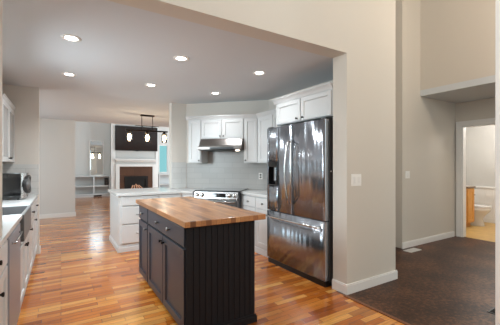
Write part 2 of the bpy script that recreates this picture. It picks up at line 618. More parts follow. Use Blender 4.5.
window('window_1', 'y', 14.85, 3.99, 4.42, 0.98, 2.32, fw=0.035)
window('added_window_2', 'x', -1.0, 3.15, 4.4, 1.15, 2.08, nx=2)  # this and those below are unseen windows added to bring in daylight
window('added_window_3', 'x', -2.55, 6.2, 8.8, 0.2, 2.35, nx=2)
window('added_window_4', 'x', 7.05, 9.7, 13.3, 0.4, 2.7, nx=3)
window('added_window_7', 'y', 9.36, 0.45, 2.25, 2.8, 4.0, nx=2)  # added high window, gives the mirror something bright to reflect
window('added_window_6', 'x', -0.5, -1.95, 0.15, 2.15, 4.45, nx=2, nz=2)  # added side window, brightens the alcove wall
window('added_window_5', 'y', -3.05, 0.9, 4.3, 0.9, 4.3, nx=3, nz=3)


# ------------------------------------------------------------------ cabinet builders (local: front at y=0 facing -y, x to the right)
TO_FRONT = Matrix.Rotation(PI / 2, 4, 'X')      # lathe axis z -> -y


def knob(parent, x, z, y=-0.02, m=None, r=0.015, label=None):
    mb = MB().lathe([(0.0, 0), (r * 0.55, 0), (r * 0.42, 0.012), (r * 0.75, 0.017), (r, 0.022), (r * 0.85, 0.028), (0, 0.03)],
                    Matrix.Translation((x, y, z)) @ TO_FRONT, 14)
    return mb.build('knob', m or M['bronze'], parent, label)


def pull(parent, x, z, y=-0.02, wd=0.1, m=None):
    mb = MB().tube([(x - wd / 2, y, z), (x - wd / 2, y - 0.022, z), (x - wd / 3, y - 0.032, z - 0.004), (x, y - 0.035, z - 0.006), (x + wd / 3, y - 0.032, z - 0.004),
                    (x + wd / 2, y - 0.022, z), (x + wd / 2, y, z)], 0.007, 8)
    return mb.build('handle', m or M['pull'], parent)


def shaker(parent, x0, x1, z0, z1, m, name='door', fr=0.055, t=0.02, y=0.0, panel=None):
    g = 0.002
    x0, x1, z0, z1 = x0 + g, x1 - g, z0 + g, z1 - g
    mb = MB()
    b = 0.002
    mb.box(x0, x0 + fr, y - t, y, z0, z1, b, 1).box(x1 - fr, x1, y - t, y, z0, z1, b, 1)
    mb.box(x0 + fr, x1 - fr, y - t, y, z0, z0 + fr, b, 1).box(x0 + fr, x1 - fr, y - t, y, z1 - fr, z1, b, 1)
    if panel is None:
        mb.box(x0 + fr - 0.004, x1 - fr + 0.004, y - t + 0.014, y, z0 + fr - 0.004, z1 - fr + 0.004)
        mb.prism([(x0 + fr, y - t + 0.014), (x0 + fr + 0.009, y - t + 0.014), (x0 + fr, y - t + 0.002)], z0 + fr, z1 - fr)
        mb.prism([(x1 - fr, y - t + 0.014), (x1 - fr, y - t + 0.002), (x1 - fr - 0.009, y - t + 0.014)], z0 + fr, z1 - fr)
    return mb.build(name, m, parent)


def slab(parent, x0, x1, z0, z1, m, name='drawer', t=0.02, y=0.0):
    g = 0.002
    return MB().box(x0 + g, x1 - g, y - t, y, z0 + g, z1 - g, 0.005, 2).build(name, m, parent)


def crown(parent, x0, x1, z, depth, m, h=0.07, out=0.045, side0=False, side1=False):
    mb = MB()
    a, b = x0 - (out if side0 else 0), x1 + (out if side1 else 0)
    mb.prism([(0.0, z), (-0.008, z), (-0.012, z + 0.012), (-0.022, z + h * 0.45), (-out + 0.006, z + h * 0.75), (-out, z + h * 0.8), (-out, z + h), (0.0, z + h)], a, b, 'x')
    mb.box(x0, x1, 0.0, depth, z, z + h * 0.5)
    return mb.build('crown_molding', m, parent)


R90 = PI / 2
GB = 'white base cabinets'
GU = 'white wall cabinets'

# ------------------------------------------------------------------ left run (faces +X): local x -> +Y, local y -> -X
LX = -0.32


def left_cab(label, y0, y1, fronts, top=0.87):
    t = thing('base_cabinet', label, 'cabinet', (LX, y0, 0), R90)
    wd = y1 - y0
    MB().box(0, wd, 0, 0.605, 0.09, top).build('body', M['cab'], t)
    MB().box(0, wd, 0.004, 0.6, 0, 0.09).build('plinth', M['cab'], t)
    for f in fronts:
        kind, a, b, z0, z1, kx, kz = f
        if kind == 'door':
            o = shaker(t, a * wd, b * wd, z0, z1, M['cab'])
            knob(o, kx * wd, kz)
        else:
            o = slab(t, a * wd, b * wd, z0, z1, M['cab'])
            knob(o, kx * wd, kz)
    return t


left_cab('white base cabinet at the left edge of the photo, nearer than the dishwasher', 1.95, 2.58,
         [('drawer', 0.02, 0.98, 0.70, 0.86, 0.28, 0.82), ('door', 0.02, 0.98, 0.1, 0.69, 0.4, 0.62)])
left_cab('white sink base cabinet under the grey apron sink', 3.27, 4.19,
         [('door', 0.01, 0.5, 0.1, 0.62, 0.46, 0.57), ('door', 0.5, 0.99, 0.1, 0.62, 0.54, 0.57)], 0.63)
left_cab('white base cabinet just beyond the grey apron sink', 4.195, 4.91,
         [('drawer', 0.02, 0.98, 0.70, 0.86, 0.5, 0.78), ('door', 0.02, 0.98, 0.1, 0.69, 0.1, 0.62)])
left_cab('white base cabinet against the end wall, under the black microwave', 4.915, 5.64,
         [('drawer', 0.02, 0.98, 0.70, 0.86, 0.5, 0.78), ('door', 0.02, 0.98, 0.1, 0.69, 0.1, 0.62)])

dw = thing('dishwasher', 'grey stainless dishwasher between white base cabinets on the left', 'dishwasher', (LX, 2.59, 0), R90)
MB().box(0, 0.67, 0.0, 0.6, 0.09, 0.865).build('body', M['black'], dw)
MB().box(0, 0.67, 0.03, 0.55, 0, 0.09).build('kick_plate', M['black'], dw)
o = MB().box(0.005, 0.665, -0.026, 0, 0.1, 0.86, 0.006).build('door', M['dw'], dw)
MB().tube([(0.12, -0.02, 0.80), (0.12, -0.045, 0.80), (0.33, -0.05, 0.80), (0.55, -0.045, 0.80), (0.55, -0.02, 0.80)], 0.007, 8).build('handle', M['chrome'], o)

wt = MB()
wt.prism([(-0.93, 1.925), (-0.295, 1.925), (-0.295, 3.425), (-0.93, 3.425)], 0.872, 0.91, bev=0.003)
wt.prism([(-0.93, 4.19), (-0.295, 4.19), (-0.295, 5.648), (-0.93, 5.648)], 0.872, 0.91, bev=0.003)
wt.box(-0.93, -0.84, 3.425, 4.19, 0.872, 0.91)
tag(wt.build('worktop', M['quartz']), 'long pale worktop on the left run, cut out for the grey sink', 'countertop')

sk = thing('apron_sink', 'grey apron-front sink let into the left worktop', 'sink', (-0.283, 3.43, 0))
sm = MB()
sm.box(-0.55, 0.0, 0, 0.755, 0.66, 0.69)
sm.box(-0.03, 0.0, 0, 0.755, 0.69, 0.902, 0.006).box(-0.55, -0.52, 0, 0.755, 0.69, 0.902, 0.006)
sm.box(-0.52, -0.03, 0, 0.03, 0.69, 0.902, 0.006).box(-0.52, -0.03, 0.725, 0.755, 0.69, 0.902, 0.006)
sm.build('basin', M['sink'], sk)
MB().lathe([(0, 0.692), (0.04, 0.692), (0.045, 0.695), (0.05, 0.691)], Matrix.Translation((-0.3, 0.42, 0))).build('drain', M['chrome'], sk)

# wall cabinet with glass doors on the left wall
uc = thing('wall_cabinet', 'white glass-fronted wall cabinet high on the left wall above the microwave', 'cabinet', (-0.6, 4.55, 1.39), R90)
ub = MB()
W_ = 1.095
ub.box(0, W_, 0.3, 0.328, 0, 0.74).box(0, 0.02, 0, 0.3, 0, 0.74).box(W_ - 0.02, W_, 0, 0.3, 0, 0.74)
ub.box(0.02, W_ - 0.02, 0, 0.3, 0, 0.02).box(0.02, W_ - 0.02, 0, 0.3, 0.72, 0.74).box(0.02, W_ - 0.02, 0.03, 0.3, 0.36, 0.378)
ub.box(0.53, 0.565, 0, 0.3, 0.02, 0.72)
ub.build('body', M['cab'], uc)
for a, b, kx in ((0.0, 0.547, 0.5), (0.548, W_, 0.6)):
    dd = shaker(uc, a, b, 0, 0.74, M['cab'], panel=1, fr=0.06)
    MB().box(a + 0.06, b - 0.06, -0.012, -0.006, 0.06, 0.68).build('pane', M['cabglass'], dd)
    knob(dd, kx, 0.05)
crown(uc, 0, W_, 0.74, 0.32, M['cab'], 0.06, 0.035)

# backsplash of the left run
tag(MB().box(-0.93, -0.285, 5.638, 5.65, 0.911, 1.36).build('tile_backsplash', M['tile_stub']), 'white tiled backsplash on the end wall behind the microwave', 'backsplash')
bs = MB().box(-0.929, -0.92, 2.4, 5.637, 0.911, 1.13)
tag(bs.build('tile_backsplash', M['subwayY']), 'white tiled backsplash along the left wall above the sink', 'backsplash')

# microwave
mw = thing('microwave', 'black microwave with a silver front on the left worktop', 'microwave', (-0.405, 4.83, 0.91), R90 - math.radians(3))
MB().box(0, 0.5, 0.02, 0.40, 0.015, 0.335, 0.006).build('body', M['glass_black'], mw)
fm = MB()
pts = [(0.5 * u, 0.02 - 0.035 * (1 - (2 * u - 1) ** 2)) for u in [k / 12 for k in range(13)]]
fm.prism([(0.0, 0.03)] + pts + [(0.5, 0.03)], 0.015, 0.335)
fd = fm.build('door', M['chrome'], mw)
rg = MB()
rg.tube([(0.25 + 0.19 * math.cos(q), -0.022 + 0.02 * abs(math.cos(q)) ** 2, 0.185 + 0.105 * math.sin(q)) for q in [2 * PI * k / 32 for k in range(33)]], 0.02, 8)
rg.build('window_ring', M['black'], fd)
fm = MB().lathe([(0, 0), (0.085, 0), (0.085, 0.006), (0, 0.006)], Matrix.Translation((0.25, -0.014, 0.185)) @ TO_FRONT, 28, 1.95, 1.0)
fm.build('window', M['sink'], fd)
for fx, fy in ((0.04, 0.06), (0.46, 0.06), (0.04, 0.36), (0.46, 0.36)):
    MB().lathe([(0, 0), (0.014, 0), (0.014, 0.016), (0, 0.016)], Matrix.Translation((fx, fy, 0)), 10).build('foot', M['black'], mw)

# ------------------------------------------------------------------ island: local x -> -Y, local y -> +X
isl = thing('kitchen_island', 'dark charcoal kitchen island with a butcher block top', 'kitchen island', (0.825, 3.885, 0), -R90)
IL, ID = 1.64, 0.60
MB().box(0, IL, 0, ID, 0.07, 0.879).build('body', M['gap'], isl)
MB().box(0.0, IL, 0.05, ID - 0.02, 0, 0.07).build('plinth', M['gap'], isl)
# doors and drawers on the long side
S = 0.445
for nm, a, b, z0, z1, ks in (('drawer', 0.012, S - 0.012, 0.715, 0.868, [0.22]), ('drawer', S + 0.015, IL - 0.03, 0.715, 0.868, [S + 0.42, S + 0.79])):
    o = MB().box(a, b, -0.02, 0, z0, z1, 0.006).build(nm, M['navy'], isl)
    for kx in ks:
        knob(o, kx, 0.79, m=M['pull'], r=0.017)
for a, b, kx in ((0.012, S - 0.012, S - 0.05), (S + 0.015, S + 0.588, S + 0.555), (S + 0.597, IL - 0.03, S + 0.63)):
    o = shaker(isl, a, b, 0.06, 0.698, M['navy'], fr=0.065, t=0.022)
    knob(o, kx, 0.64, y=-0.022, m=M['pull'] if kx < S else M['bronze'], r=0.015)
# beadboard end (faces the camera) and base molding
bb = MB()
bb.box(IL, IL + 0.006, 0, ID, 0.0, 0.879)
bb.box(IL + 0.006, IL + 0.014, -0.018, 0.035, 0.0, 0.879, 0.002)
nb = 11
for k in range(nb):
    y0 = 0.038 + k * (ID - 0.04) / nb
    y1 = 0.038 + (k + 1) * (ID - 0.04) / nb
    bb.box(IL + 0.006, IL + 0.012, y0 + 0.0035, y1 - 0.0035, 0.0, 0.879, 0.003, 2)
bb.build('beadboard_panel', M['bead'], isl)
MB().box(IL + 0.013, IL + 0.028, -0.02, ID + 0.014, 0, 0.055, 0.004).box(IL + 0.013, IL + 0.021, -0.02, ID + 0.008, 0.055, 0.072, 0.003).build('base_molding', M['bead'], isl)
MB().prism([(-0.075, -0.042), (IL + 0.055, -0.042), (IL + 0.055, ID + 0.085), (-0.075, ID + 0.085)], 0.88, 0.925, bev=0.005).build('worktop', M['butcher'], isl, 'brown butcher block worktop')

# ------------------------------------------------------------------ peninsula (faces -Y)
pn = thing('base_cabinet', 'white peninsula cabinet with drawers, seen behind the dark island', 'cabinet', (0.755, 5.075, 0))
PW = 1.0
MB().box(0, PW, 0, 0.975, 0.06, 0.866).build('body', M['cab'], pn)
MB().box(-0.016, PW, -0.016, 0.985, 0.0, 0.075, 0.005).box(-0.008, PW, -0.008, 0.98, 0.075, 0.092, 0.004).build('base_molding', M['cab'], pn)
for a, b in ((0.035, 0.60), (0.61, 0.985)):
    for z0, z1 in ((0.715, 0.855), (0.43, 0.70), (0.13, 0.415)):
        o = slab(pn, a, b, z0, z1, M['cab'])
        pull(o, (a + b) / 2, (z0 + z1) / 2 + 0.01, wd=0.12)
cc = thing('base_cabinet', 'white corner base cabinet between the peninsula and the range', 'cabinet')
MB().prism([(1.757, 5.075), (1.757, 5.652), (2.045, 5.652), (2.33, 5.365), (1.908, 4.935)], 0.0, 0.866).build('body', M['cab'], cc)
wt = MB().prism([(0.72, 5.04), (1.745, 5.04), (1.89, 4.9), (2.338, 5.36), (2.05, 5.652), (1.755, 5.652), (1.755, 6.09), (0.72, 6.09)], 0.868, 0.908, bev=0.004)
tag(wt.build('worktop', M['quartz']), 'pale peninsula worktop reaching to the left side of the range', 'countertop')

# ------------------------------------------------------------------ range wall (diagonal): local x along (1,-1), y into the wall
r2 = math.sqrt(0.5)


def diag(t, off, z=0.0):
    t += 0.025
    return (2.05 + (t - off) * r2, 5.66 - (t + off) * r2, z)


RG = thing('range', 'stainless slide-in range between white cabinets, under the hood', 'stove', diag(0.43, 0.64), -PI / 4)
MB().box(0.004, 0.756, 0.0, 0.625, 0.08, 0.90).build('body', M['steeld'], RG)
MB().box(0.02, 0.74, 0.04, 0.6, 0.0, 0.08).build('kick_plate', M['black'], RG)
MB().box(-0.012, 0.772, 0.0, 0.625, 0.911, 0.925, 0.004).build('cooktop', M['glass_black'], RG)
cp = MB().prism([(0.0, 0.79), (-0.045, 0.79), (-0.05, 0.80), (-0.022, 0.905), (0.0, 0.91)], 0.004, 0.756, 'x').build('control_panel', M['steel'], RG)
MB().prism([(-0.0435, 0.822), (-0.047, 0.822), (-0.0307, 0.884), (-0.0272, 0.884)], 0.205, 0.555, 'x').build('display', M['glass_black'], cp)
rm = Matrix.Rotation(-math.radians(14), 4, 'X')
for kx in (0.055, 0.145, 0.615, 0.705):
    q = MB().lathe([(0, -0.004), (0.036, -0.004), (0.036, 0.006), (0.031, 0.01), (0.03, 0.034), (0.026, 0.038), (0, 0.038)],
                   Matrix.Translation((kx, -0.037, 0.853)) @ rm @ TO_FRONT, 20)
    q.build('knob', M['chrome'], cp)
od = MB().box(0.008, 0.752, -0.035, 0, 0.26, 0.782, 0.005).build('oven_door', M['steel'], RG)
MB().box(0.09, 0.67, -0.038, -0.034, 0.36, 0.69).build('window', M['glass_black'], od)
MB().tube([(0.06, -0.03, 0.745), (0.06, -0.075, 0.745), (0.38, -0.08, 0.745), (0.70, -0.075, 0.745), (0.70, -0.03, 0.745)], 0.011, 10).build('handle', M['chrome'], od)
sd = MB().box(0.008, 0.752, -0.035, 0, 0.09, 0.25, 0.005).build('drawer', M['steel'], RG)

HD = thing('range_hood', 'stainless under-cabinet range hood above the stove', 'range hood', diag(0.425, 0.50, 1.605), -PI / 4)
MB().prism([(0.0, 0.015), (0.0, 0.055), (0.05, 0.085), (0.12, 0.20), (0.49, 0.20), (0.49, 0.0), (0.02, 0.0)], 0, 0.77, 'x').build('body', M['hood'], HD)
MB().prism([(-0.004, 0.014), (-0.004, 0.05), (0.0, 0.05), (0.0, 0.014)], 0.22, 0.64, 'x').build('control_strip', M['black'], HD)
MB().box(0.06, 0.60, 0.04, 0.45, -0.005, 0.0).build('filter', M['black'], HD)
for lx in (0.69,):
    MB().lathe([(0, 0), (0.035, 0), (0.035, -0.012), (0.028, -0.016), (0, -0.016)], Matrix.Translation((lx, 0.07, 0.001))).build('lamp', M['hoodlens'], HD)

# wall cabinets of the diagonal
UZ0, UZ1 = 1.385, 2.155
for label, t0, t1, z0, doors in (
        ('narrow white wall cabinet left of the range hood', 0.17, 0.418, UZ0, [(0, 1, 0.86)]),
        ('white two-door wall cabinet above the range hood', 0.42, 1.20, 1.81, [(0, 0.5, 0.46), (0.5, 1, 0.54)]),
        ('narrow white wall cabinet right of the range hood', 1.202, 1.45, UZ0, [(0, 1, 0.14)])):
    t = thing('wall_cabinet', label, 'cabinet', diag(t0, 0.33, z0), -PI / 4)
    wd = t1 - t0
    MB().box(0, wd, 0, 0.325, 0, UZ1 - z0).build('body', M['cab'], t)
    for a, b, kx in doors:
        o = shaker(t, a * wd + 0.008, b * wd - 0.008, 0.008, UZ1 - z0 - 0.012, M['cab'], fr=0.05)
        knob(o, kx * wd, 0.045, r=0.013)
    crown(t, 0, wd, UZ1 - z0, 0.32, M['cab'], 0.065, 0.04, side0=t0 < 0.2)

# tile behind the range and round the stub, right wall
tb = thing('tile_backsplash', 'white tiled backsplash behind the range', 'backsplash', diag(0.0, 0.0), -PI / 4)
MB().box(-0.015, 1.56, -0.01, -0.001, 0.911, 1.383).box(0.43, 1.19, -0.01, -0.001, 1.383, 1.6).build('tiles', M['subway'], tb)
tag(MB().box(1.76, 2.042, 5.65, 5.659, 0.91, 1.40).build('tile_backsplash', M['tile_stub']), 'white tile panel on the wall stub left of the range', 'backsplash')
tag(MB().box(3.17, 3.179, 3.565, 4.52, 0.912, 1.368).build('tile_backsplash', M['subwayY']), 'white tiled backsplash on the right wall beside the fridge', 'backsplash')
ot = thing('power_outlet', 'small outlet on the tiles between the range and the fridge', 'outlet', diag(1.43, 0.0145, 1.15), -PI / 4)
MB().box(-0.035, 0.035, -0.003, 0.004, -0.057, 0.057, 0.002).build('plate', M['plate'], ot)
MB().box(-0.016, 0.016, -0.006, -0.003, 0.008, 0.036, 0.002).box(-0.016, 0.016, -0.006, -0.003, -0.036, -0.008, 0.002).build('socket', M['bronze'], ot)

# ------------------------------------------------------------------ right run (faces -X): local x -> -Y, local y -> +X
RX = 2.575
rb = thing('base_cabinet', 'white base cabinet with drawers between the range and the fridge', 'cabinet', (RX, 4.455, 0), -R90)
MB().prism([(0, 0), (0.885, 0), (0.885, 0.59), (-0.065, 0.59), (-0.325, 0.325)], 0.0, 0.866).build('body', M['cab'], rb)
MB().box(0.02, 0.885, -0.015, 0.0, 0, 0.085, 0.004).build('base_molding', M['cab'], rb)
for a, b, kd in ((0.06, 0.46, 0.13), (0.47, 0.87, 0.80)):
    o = slab(rb, a, b, 0.69, 0.85, M['cab'])
    knob(o, (a + b) / 2, 0.77, m=M['pull'], r=0.017)
    o = shaker(rb, a, b, 0.12, 0.68, M['cab'])
    knob(o, kd, 0.62, m=M['pull'], r=0.017)
wt = MB().prism([(2.548, 3.565), (3.17, 3.565), (3.17, 4.525), (2.905, 4.79), (2.548, 4.433)], 0.868, 0.908, bev=0.004)
tag(wt.build('worktop', M['quartz']), 'pale worktop between the range and the fridge', 'countertop')

ru = thing('wall_cabinet', 'white wall cabinet in the right corner, partly behind the fridge', 'cabinet', (2.85, 4.385, UZ0), -R90)
MB().prism([(0, 0), (0.82, 0), (0.82, 0.322), (-0.13, 0.322), (-0.215, 0.228)], 0, UZ1 - UZ0).build('body', M['cab'], ru)
for a, b, kx in ((0.055, 0.455, 0.41), (0.465, 0.81, 0.51)):
    o = shaker(ru, a, b, 0.008, UZ1 - UZ0 - 0.012, M['cab'])
    knob(o, kx, 0.045, r=0.013)
crown(ru, -0.02, 0.82, UZ1 - UZ0, 0.31, M['cab'], 0.065, 0.04)

fu = thing('wall_cabinet', 'white two-door cabinet mounted above the refrigerator', 'cabinet', (2.565, 3.46, 1.90), -R90)
MB().box(0, 1.045, 0, 0.605, 0, 0.295).build('body', M['cab'], fu)
for a, b, kx in ((0.015, 0.515, 0.465), (0.53, 1.035, 0.58)):
    o = shaker(fu, a, b, 0.006, 0.285, M['cab'], fr=0.05)
    knob(o, kx, 0.04, r=0.014)
crown(fu, 0, 1.045, 0.295, 0.6, M['cab'], 0.07, 0.045, side0=True)

# ------------------------------------------------------------------ refrigerator
fr = thing('refrigerator', 'large stainless french-door refrigerator beside the beige wall', 'refrigerator', (2.525, 3.55, 0), -R90)
FW = 1.125
MB().box(0.004, FW - 0.004, 0.0, 0.64, 0.05, 1.85, 0.004).build('body', M['fside'], fr)
MB().box(0.02, FW - 0.02, -0.05, 0.6, 0.0, 0.06).build('kick_grille', M['black'], fr)


def bow(x):
    u = x / FW
    return -0.062 - 0.014 * (1 - (2 * u - 1) ** 2)


def bowed(x0, x1, z0, z1, n=10, hole=None):
    mb = MB()
    xs = [x0 + (x1 - x0) * k / n for k in range(n + 1)]
    rr = 0.008
    prof = [(x0, -0.004), (x0, bow(x0) + rr)] + [(x0 + 0.003, bow(x0) + 0.002)] + [(x, bow(x)) for x in xs[1:-1]] + [(x1 - 0.003, bow(x1) + 0.002), (x1, bow(x1) + rr), (x1, -0.004)]
    mb.prism(prof, z0, z1)
    for f in mb.bm.faces:
        if abs(f.normal.z) < 0.5 and f.normal.y < -0.8:
            f.smooth = True
    return mb


mid = FW / 2
dz0, dz1 = 0.735, 1.855
# left door is built round the dispenser recess
a, b, c0, c1 = 0.004, mid - 0.004, 1.075, 1.40
hx0, hx1 = 0.045, 0.265
lm = bowed(a, hx0, dz0, dz1, 4)
for args in ((hx1, b, dz0, dz1), (hx0, hx1, dz0, c0), (hx0, hx1, c1, dz1)):
    q = bowed(*args, 6)
    me = bpy.data.meshes.new('t')
    q.bm.to_mesh(me)
    q.bm.free()
    lm.bm.from_mesh(me)
    bpy.data.meshes.remove(me)
ld = lm.build('door', M['steeld'], fr)
ds = MB().box(hx0, hx1, -0.012, -0.004, c0, c1).box(hx0, hx1, bow(0.15) - 0.003, -0.012, c1 - 0.075, c1, 0.003)
ds.box(hx0, hx0 + 0.008, bow(0.06) - 0.002, -0.012, c0, c1).box(hx1 - 0.008, hx1, bow(0.25) - 0.002, -0.012, c0, c1).box(hx0, hx1, bow(0.15) - 0.006, -0.012, c0, c0 + 0.014)
dp = ds.build('dispenser', M['glass_black'], ld)
MB().box(0.13, 0.18, -0.035, -0.014, c0 + 0.06, c1 - 0.08, 0.004).build('paddle', M['steeld'], dp)
rd = bowed(mid + 0.004, FW - 0.004, dz0, dz1).build('door', M['steeld'], fr)
fz = bowed(0.004, FW - 0.004, 0.075, 0.722, 14).build('freezer_drawer', M['steeld'], fr)
for o, hx, dx in ((ld, mid - 0.03, -0.03), (rd, mid + 0.03, 0.03)):
    y = bow(hx)
    pts = [(hx, y + 0.006, 0.87), (hx, y - 0.03, 0.875)]
    for k in range(13):
        u = k / 12
        pts.append((hx + dx * math.sin(PI * u), y - 0.042 - 0.022 * math.sin(PI * u), 0.90 + 0.72 * u))
    pts += [(hx, y - 0.03, 1.645), (hx, y + 0.006, 1.65)]
    MB().tube(pts, 0.0125, 10).build('handle', M['chrome'], o)
pts = [(0.07, bow(0.07) + 0.006, 0.655), (0.07, bow(0.07) - 0.03, 0.655)]
for k in range(13):
    x = 0.09 + (FW - 0.18) * k / 12
    pts.append((x, bow(x) - 0.05, 0.655))
pts += [(FW - 0.07, bow(0.07) - 0.03, 0.655), (FW - 0.07, bow(0.07) + 0.006, 0.655)]
MB().tube(pts, 0.0125, 10).build('handle', M['chrome'], fz)
for hx in (0.05, FW - 0.05):
    MB().box(hx - 0.045, hx + 0.045, -0.05, 0.08, 1.851, 1.875, 0.006).build('hinge_cover', M['fside'], fr)
MB().lathe([(0, 0), (0.008, 0), (0.007, 0.003), (0, 0.004)], Matrix.Translation((FW - 0.004, 0.025, 1.28)) @ Matrix.Rotation(PI / 2, 4, 'Y'), 12).build('side_dot', M['plate'], fr, 'small white dot on the side')  # raised white dot on the side panel

# ------------------------------------------------------------------ living room, far
bk = thing('bookcase', 'low white built-in bookcase left of the fireplace', 'bookcase', (0.38, 14.45, 0))
bm_ = MB()
BW = 1.45
bm_.box(0, BW, 0.32, 0.345, 0.08, 0.85).box(0, BW, 0.03, 0.345, 0, 0.08)
for x in (0, 0.77, BW - 0.06):
    bm_.box(x, x + 0.06, 0, 0.32, 0.08, 0.85)
for x0, x1 in ((0.06, 0.77), (0.83, BW - 0.06)):
    for z in (0.08, 0.43):
        bm_.box(x0, x1, 0.0, 0.32, z, z + 0.055)
bm_.build('body', M['cab'], bk)
MB().box(0, BW, -0.02, 0.345, 0.85, 0.9, 0.004).build('top', M['cab'], bk)
MB().box(0.79, 1.10, 0.015, 0.0299, 0.012, 0.072).build('vent', M['bronze'], bk, 'dark vent in the toe kick')

sp = thing('speaker', 'small black speaker inside the low bookcase, by the fireplace', 'speaker', (1.60, 14.47, 0.4851))
MB().box(0, 0.14, 0, 0.2, 0, 0.30, 0.006).build('body', M['black'], sp)
for z, r in ((0.1, 0.05), (0.22, 0.03)):
    MB().lathe([(0, 0), (r * 0.3, 0.004), (r * 0.8, 0.001), (r, 0.006), (r * 1.08, 0)], Matrix.Translation((0.07, 0.001, z)) @ TO_FRONT, 16).build('driver', M['fside'], sp)

mr = thing('wall_mirror', 'tall narrow mirror standing on the white bookcase', 'mirror', (1.03, 14.74, 0.9))
MB().box(0, 0.03, 0, 0.05, 0, 1.5, 0.004).box(0.52, 0.55, 0, 0.05, 0, 1.5, 0.004).box(0.03, 0.52, 0, 0.05, 0, 0.03, 0.004).box(0.03, 0.52, 0, 0.05, 1.47, 1.5, 0.004).build('frame', M['trim'], mr)
MB().box(0.028, 0.522, 0.02, 0.045, 0.028, 1.472).build('glass', M['mirror'], mr)

tv = thing('television', 'large black television mounted above the fireplace', 'television', (1.97, 14.19, 1.98))
TW, TH = 1.80, 1.07
MB().box(0, TW, 0.02, 0.06, 0, TH, 0.006).build('case', M['black'], tv)
MB().box(0.015, TW - 0.015, 0.016, 0.021, 0.02, TH - 0.015).build('screen', M['screen'], tv)
MB().box(TW * 0.35, TW * 0.65, 0.06, 0.11, 0.3, 0.75).build('wall_bracket', M['black'], tv)
MB().box(TW / 2 - 0.06, TW / 2 + 0.06, 0.03, 0.055, -0.02, 0.002, 0.003).build('sensor_bar', M['black'], tv)

fp = thing('fireplace', 'fireplace with brown tile surround and white mantel', 'fireplace', (2.15, 14.3, 0))
MB().box(-0.16, 1.56, -0.05, -0.001, 0, 1.55, 0.006).build('backing', M['white_wall'], fp)
fs = MB().box(0.0, 0.2, -0.07, -0.05, 0, 1.28).box(1.2, 1.4, -0.07, -0.05, 0, 1.28).box(0.2, 1.2, -0.07, -0.05, 0.86, 1.28)
fs.build('tile_surround', M['btile'], fp)
MB().box(-0.15, 0.0, -0.085, -0.05, 0, 1.38, 0.006).box(1.4, 1.55, -0.085, -0.05, 0, 1.38, 0.006).box(0, 1.4, -0.085, -0.05, 1.28, 1.38, 0.006).build('surround_frame', M['trim'], fp)
mt = MB().box(-0.19, 1.59, -0.19, -0.05, 1.56, 1.62, 0.006).box(-0.15, 1.55, -0.13, -0.05, 1.50, 1.56, 0.008).build('mantel', M['trim'], fp)
fbx = MB().box(0.2, 0.3, -0.09, -0.05, 0.0, 0.86).box(1.1, 1.2, -0.09, -0.05, 0, 0.86).box(0.3, 1.1, -0.09, -0.05, 0.74, 0.86).box(0.3, 1.1, -0.09, -0.05, 0, 0.14).box(0.3, 1.1, -0.052, -0.045, 0.14, 0.74).build('firebox', M['black'], fp)
lg = MB()
for k in range(5):
    x = 0.42 + k * 0.11
    lg.tube([(x, -0.075, 0.18 + 0.03 * (k % 2)), (x + 0.08, -0.066, 0.33), (x + 0.13 - 0.05 * k, -0.07, 0.46 + 0.05 * (k == 2))], 0.022, 8)
lg.build('fire_logs', M['ember'], fbx)

b2 = thing('bookcase', 'low white built-in bookcase under the teal window, right of the fireplace', 'bookcase', (3.9, 14.45, 0))
q = MB().box(0, 0.05, 0, 0.32, 0.08, 0.88).box(1.15, 1.2, 0, 0.32, 0.08, 0.88).box(0, 1.2, 0.32, 0.345, 0.08, 0.88).box(0, 1.2, 0.03, 0.345, 0, 0.08)
q.box(0.05, 1.15, 0, 0.32, 0.08, 0.12).box(0.05, 1.15, 0, 0.32, 0.42, 0.47)
q.build('body', M['cab'], b2)
MB().box(0, 1.2, -0.02, 0.345, 0.88, 0.95, 0.004).build('top', M['cab'], b2)

# ------------------------------------------------------------------ chandelier over the dining area
ch = thing('chandelier', 'linear dark metal chandelier with three clear glass shades', 'chandelier', (1.73, 7.42, 0))
MB().box(-0.155, 0.155, -0.06, 0.06, CE - 0.028, CE - 0.001, 0.005).build('canopy', M['bronze'], ch)
for x in (-0.125, 0.125):
    MB().tube([(x, 0, CE - 0.028), (x, 0, 2.17)], 0.008, 8).build('rod', M['bronze'], ch)
MB().box(-0.48, 0.48, -0.018, 0.018, 2.135, 2.17, 0.004).build('bar', M['bronze'], ch)
MB().tube([(-0.27, 0, 2.265), (0.27, 0, 2.265)], 0.007, 8).tube([(-0.125, 0.004, 2.26), (0.0, 0.004, 2.172)], 0.006, 6).tube([(0.125, 0.004, 2.26), (0.0, 0.004, 2.172)], 0.006, 6).build('brace', M['bronze'], ch)
for x in (-0.40, 0.0, 0.40):
    so = MB().lathe([(0, 2.135), (0.03, 2.135), (0.03, 2.085), (0.024, 2.07), (0, 2.07)], Matrix.Translation((x, 0, 0)), 14).build('socket', M['bronze'], ch)
    MB().lathe([(0.034, 2.12), (0.05, 2.11), (0.062, 2.08), (0.062, 1.89), (0.059, 1.89), (0.059, 2.078), (0.048, 2.106), (0.034, 2.116)], Matrix.Translation((x, 0, 0)), 20).build('glass_shade', M['jar'], ch)
    MB().lathe([(0, 2.07), (0.02, 2.065), (0.034, 2.03), (0.048, 1.985), (0.044, 1.945), (0.024, 1.915), (0, 1.91)], Matrix.Translation((x, 0, 0)), 14).build('bulb', M['bulb'], so)
    l = bpy.data.lights.new('chandelier_bulb_light', 'POINT')
    l.energy, l.color, l.shadow_soft_size = 5, (1.0, 0.85, 0.66), 0.07
    lo = bpy.data.objects.new('chandelier_bulb_light', l)
    COL.objects.link(lo)
    lo.location = (1.73 + x, 7.42, 1.85)

